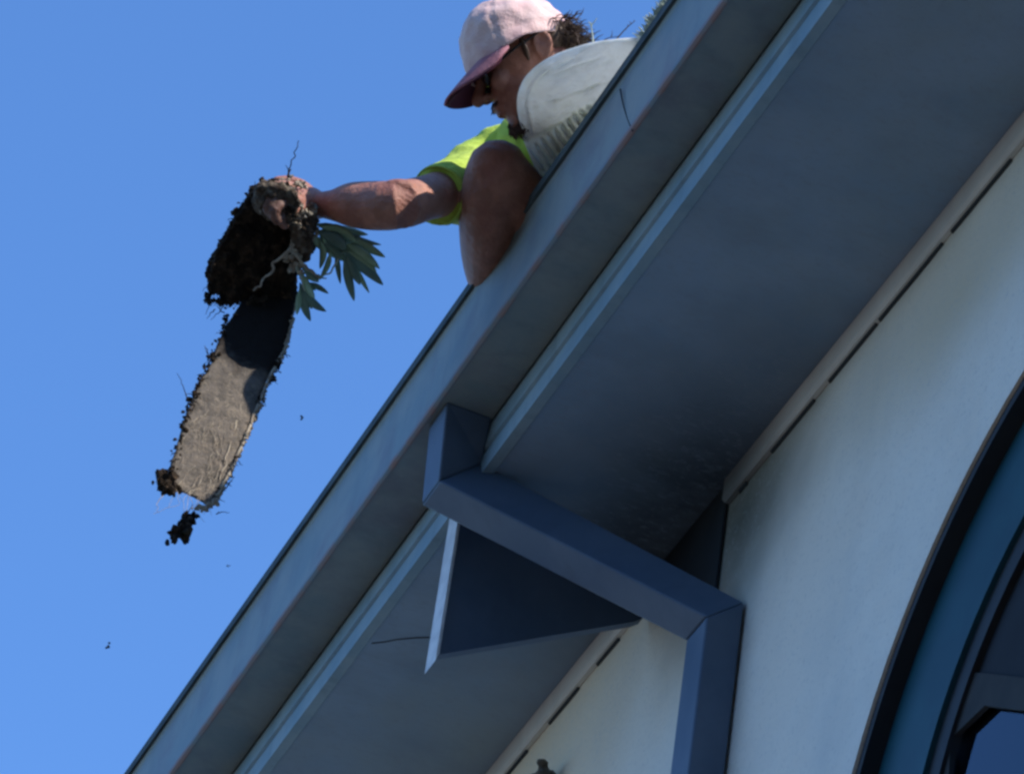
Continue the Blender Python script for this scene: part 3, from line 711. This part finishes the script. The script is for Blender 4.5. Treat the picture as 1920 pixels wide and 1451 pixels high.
# plant growing from the clod
plant = empty('weed_plant', P(580, 470, 9.14)); 
plant.parent = clod; plant.location = plant.location - clod.location
def leaf(base, tip, wid, t0, t1, m_, curl=.006):
    b = bmesh.new(); A = P(*base, t0); B = P(*tip, t1); d = B-A; L = d.length; d.normalize(); bend = random.uniform(-.006, .006); wid *= random.uniform(.75, 1.15)
    sd_ = d.cross(CZ + CX*random.uniform(-.5,.5) + CY*random.uniform(-.4,.4)).normalized(); nn = sd_.cross(d).normalized(); rows = []
    for k in range(13):
        s = k/12; w_ = wid*1.0*(math.sin(math.pi*min(1, s*.93+.05))**.75)*(1 if s < .95 else .5)*(.45+.55*min(1, s*3))
        c_ = A + d*(L*s) + nn*(curl*math.sin(math.pi*s)) + sd_*(bend*math.sin(math.pi*s)) + CY*(.004*s*s)
        rows.append([c_ - sd_*w_ + nn*w_*.35, c_ - sd_*w_*.5 + nn*w_*.08, c_, c_ + sd_*w_*.5 + nn*w_*.08, c_ + sd_*w_ + nn*w_*.35])
    g = [[b.verts.new(p) for p in r] for r in rows]
    for i in range(12):
        for j in range(4): b.faces.new((g[i][j], g[i+1][j], g[i+1][j+1], g[i][j+1]))
    o = obj('leaf', b, m_, plant, True); md = o.modifiers.new('solid', 'SOLIDIFY'); md.thickness = .0009
L1, L2 = m_leaf, m_leaf2
for bs, tp, w_, mm in [((640,440),(722,478),.0075,L1),((650,436),(715,455),.006,L2),((640,450),(712,500),.008,L1),((640,470),(718,530),.0095,L2),((648,470),(706,506),.007,L1),((645,480),(664,560),.0085,L2),((640,478),(692,545),.006,L1),
        ((650,480),(675,530),.007,L2),((630,470),(638,528),.0055,L2),((600,432),(690,436),.009,L1),((600,440),(668,470),.010,L1),((595,430),(640,482),.011,L2),((612,440),(700,462),.008,L2),((600,450),(600,500),.006,L1),((620,470),(600,520),.005,L1),
        ((572,530),(616,546),.0065,L2),((570,540),(612,580),.0075,L2),((568,545),(582,598),.0065,L2),((562,540),(556,586),.006,L1),((570,520),(600,512),.006,L1),((560,520),(592,540),.006,L1),((566,500),(598,525),.006,L2),((600,425),(668,448),.012,L1),((596,436),(650,462),.012,L2),((605,446),(655,486),.010,L1),((612,436),(676,440),.010,L2),((565,510),(590,555),.008,L1),((562,530),(585,575),.007,L2),((590,420),(650,425),.009,L2),((585,440),(618,470),.008,L1)]:
    leaf(bs, tp, w_, 9.14, 9.14+random.uniform(-.03,.03), mm, random.uniform(.002,.010))
bm = bmesh.new()
root([(565,430),(600,436),(645,445)], .0035, .0025, 9.145, 1); root([(645,445),(640,475),(620,512),(600,518)], .0022, .0014, 9.145, 1); root([(556,480),(575,505),(600,520),(612,522)], .002, .0012, 9.13, 1)
root([(556,500),(566,525),(572,545)], .003, .002, 9.14, 1); root([(570,440),(590,450)], .004, .003, 9.14, 1)
obj('stem', bm, m_weed, plant, True)

# falling crumbs
for (x, y, r, lab) in ((563, 781, .0045, 'tiny dark crumb of soil falling just right of the slab'), (203, 1209, .005, 'tiny dark crumb of soil falling alone at far lower left'), (428, 1060, .0025, 'faint speck of soil falling below the clod near the gutter')):
    bm = bmesh.new(); c_ = P(x, y, 9.3)
    for k in range(4): ell(bm, c_ + Vector([random.uniform(-r, r) for _ in range(3)]), [CX*r*.55, CY*r*.45, CZ*r*.5], 1)
    tag(obj('soil_crumb', bm, m_soil), lab, 'soil crumb', 'crumbs of soil falling')

# pale weed tuft on the gutter, upper right
bm = bmesh.new()
for k in range(160):
    s = random.random(); x = 1198 + 62*s + random.gauss(0, 3); y = 72 - 84*s + random.gauss(0, 4) + 6
    q = at(x+8, y+4, 1, .02); t_ = (q - CLOC).dot(CZ)
    A = P(x+6, y+2, t_-.01); pts = [A]; d = CX*random.uniform(-.9,.2) + CY*random.uniform(-1,-.1)
    for j in range(3): d = (d + CX*random.uniform(-.5,.5) + CY*random.uniform(-.5,.4)).normalized(); pts.append(pts[-1] + d*.006)
    tube(bm, pts, [.0018, .0016, .0014, .0005], 4, False)
tag(obj('weed_tuft', bm, m_weed), 'pale fuzzy weed tuft growing along the gutter rim at the top', 'weed', kind='stuff')

# dead twigs and pale sprigs poking up behind the sack
def sprig(pts, r0, m_, lab):
    bm = bmesh.new(); q = [P(x, y, 9.02 - (x-1110)*.0009 + .02) for x, y in pts]
    tube(bm, q, [r0*(1-.6*i/(len(q)-1)) for i in range(len(q))], 5, False)
    for k in range(3):
        a = q[1].lerp(q[-1], random.random()); b = a + CX*random.uniform(-.012, .012) - CY*random.uniform(.002, .014)
        tube(bm, [a, a.lerp(b, .5) + CX*.001, b], [r0*.6, r0*.5, r0*.25], 5, False)
    tag(obj('twig', bm, m_), lab, 'twig', 'twigs standing up behind the sack')
sprig([(1150,82),(1163,66),(1176,52),(1189,41)], .0016, m_hair, 'dark slanting twig above the right half of the white sack')
sprig([(1112,86),(1111,66),(1108,48)], .0020, m_weed, 'pale upright sprig above the middle of the white sack')
sprig([(1218,72),(1216,50),(1213,28)], .0024, m_weed, 'pale sprig beside the weed tuft at the end of the sack')
sprig([(1090,84),(1098,72),(1110,70)], .0012, m_hair, 'short dark twig between the hair and the pale upright sprig')
sprig([(1128,80),(1140,72),(1152,70)], .0012, m_hair, 'low dark twig lying on top of the white sack')
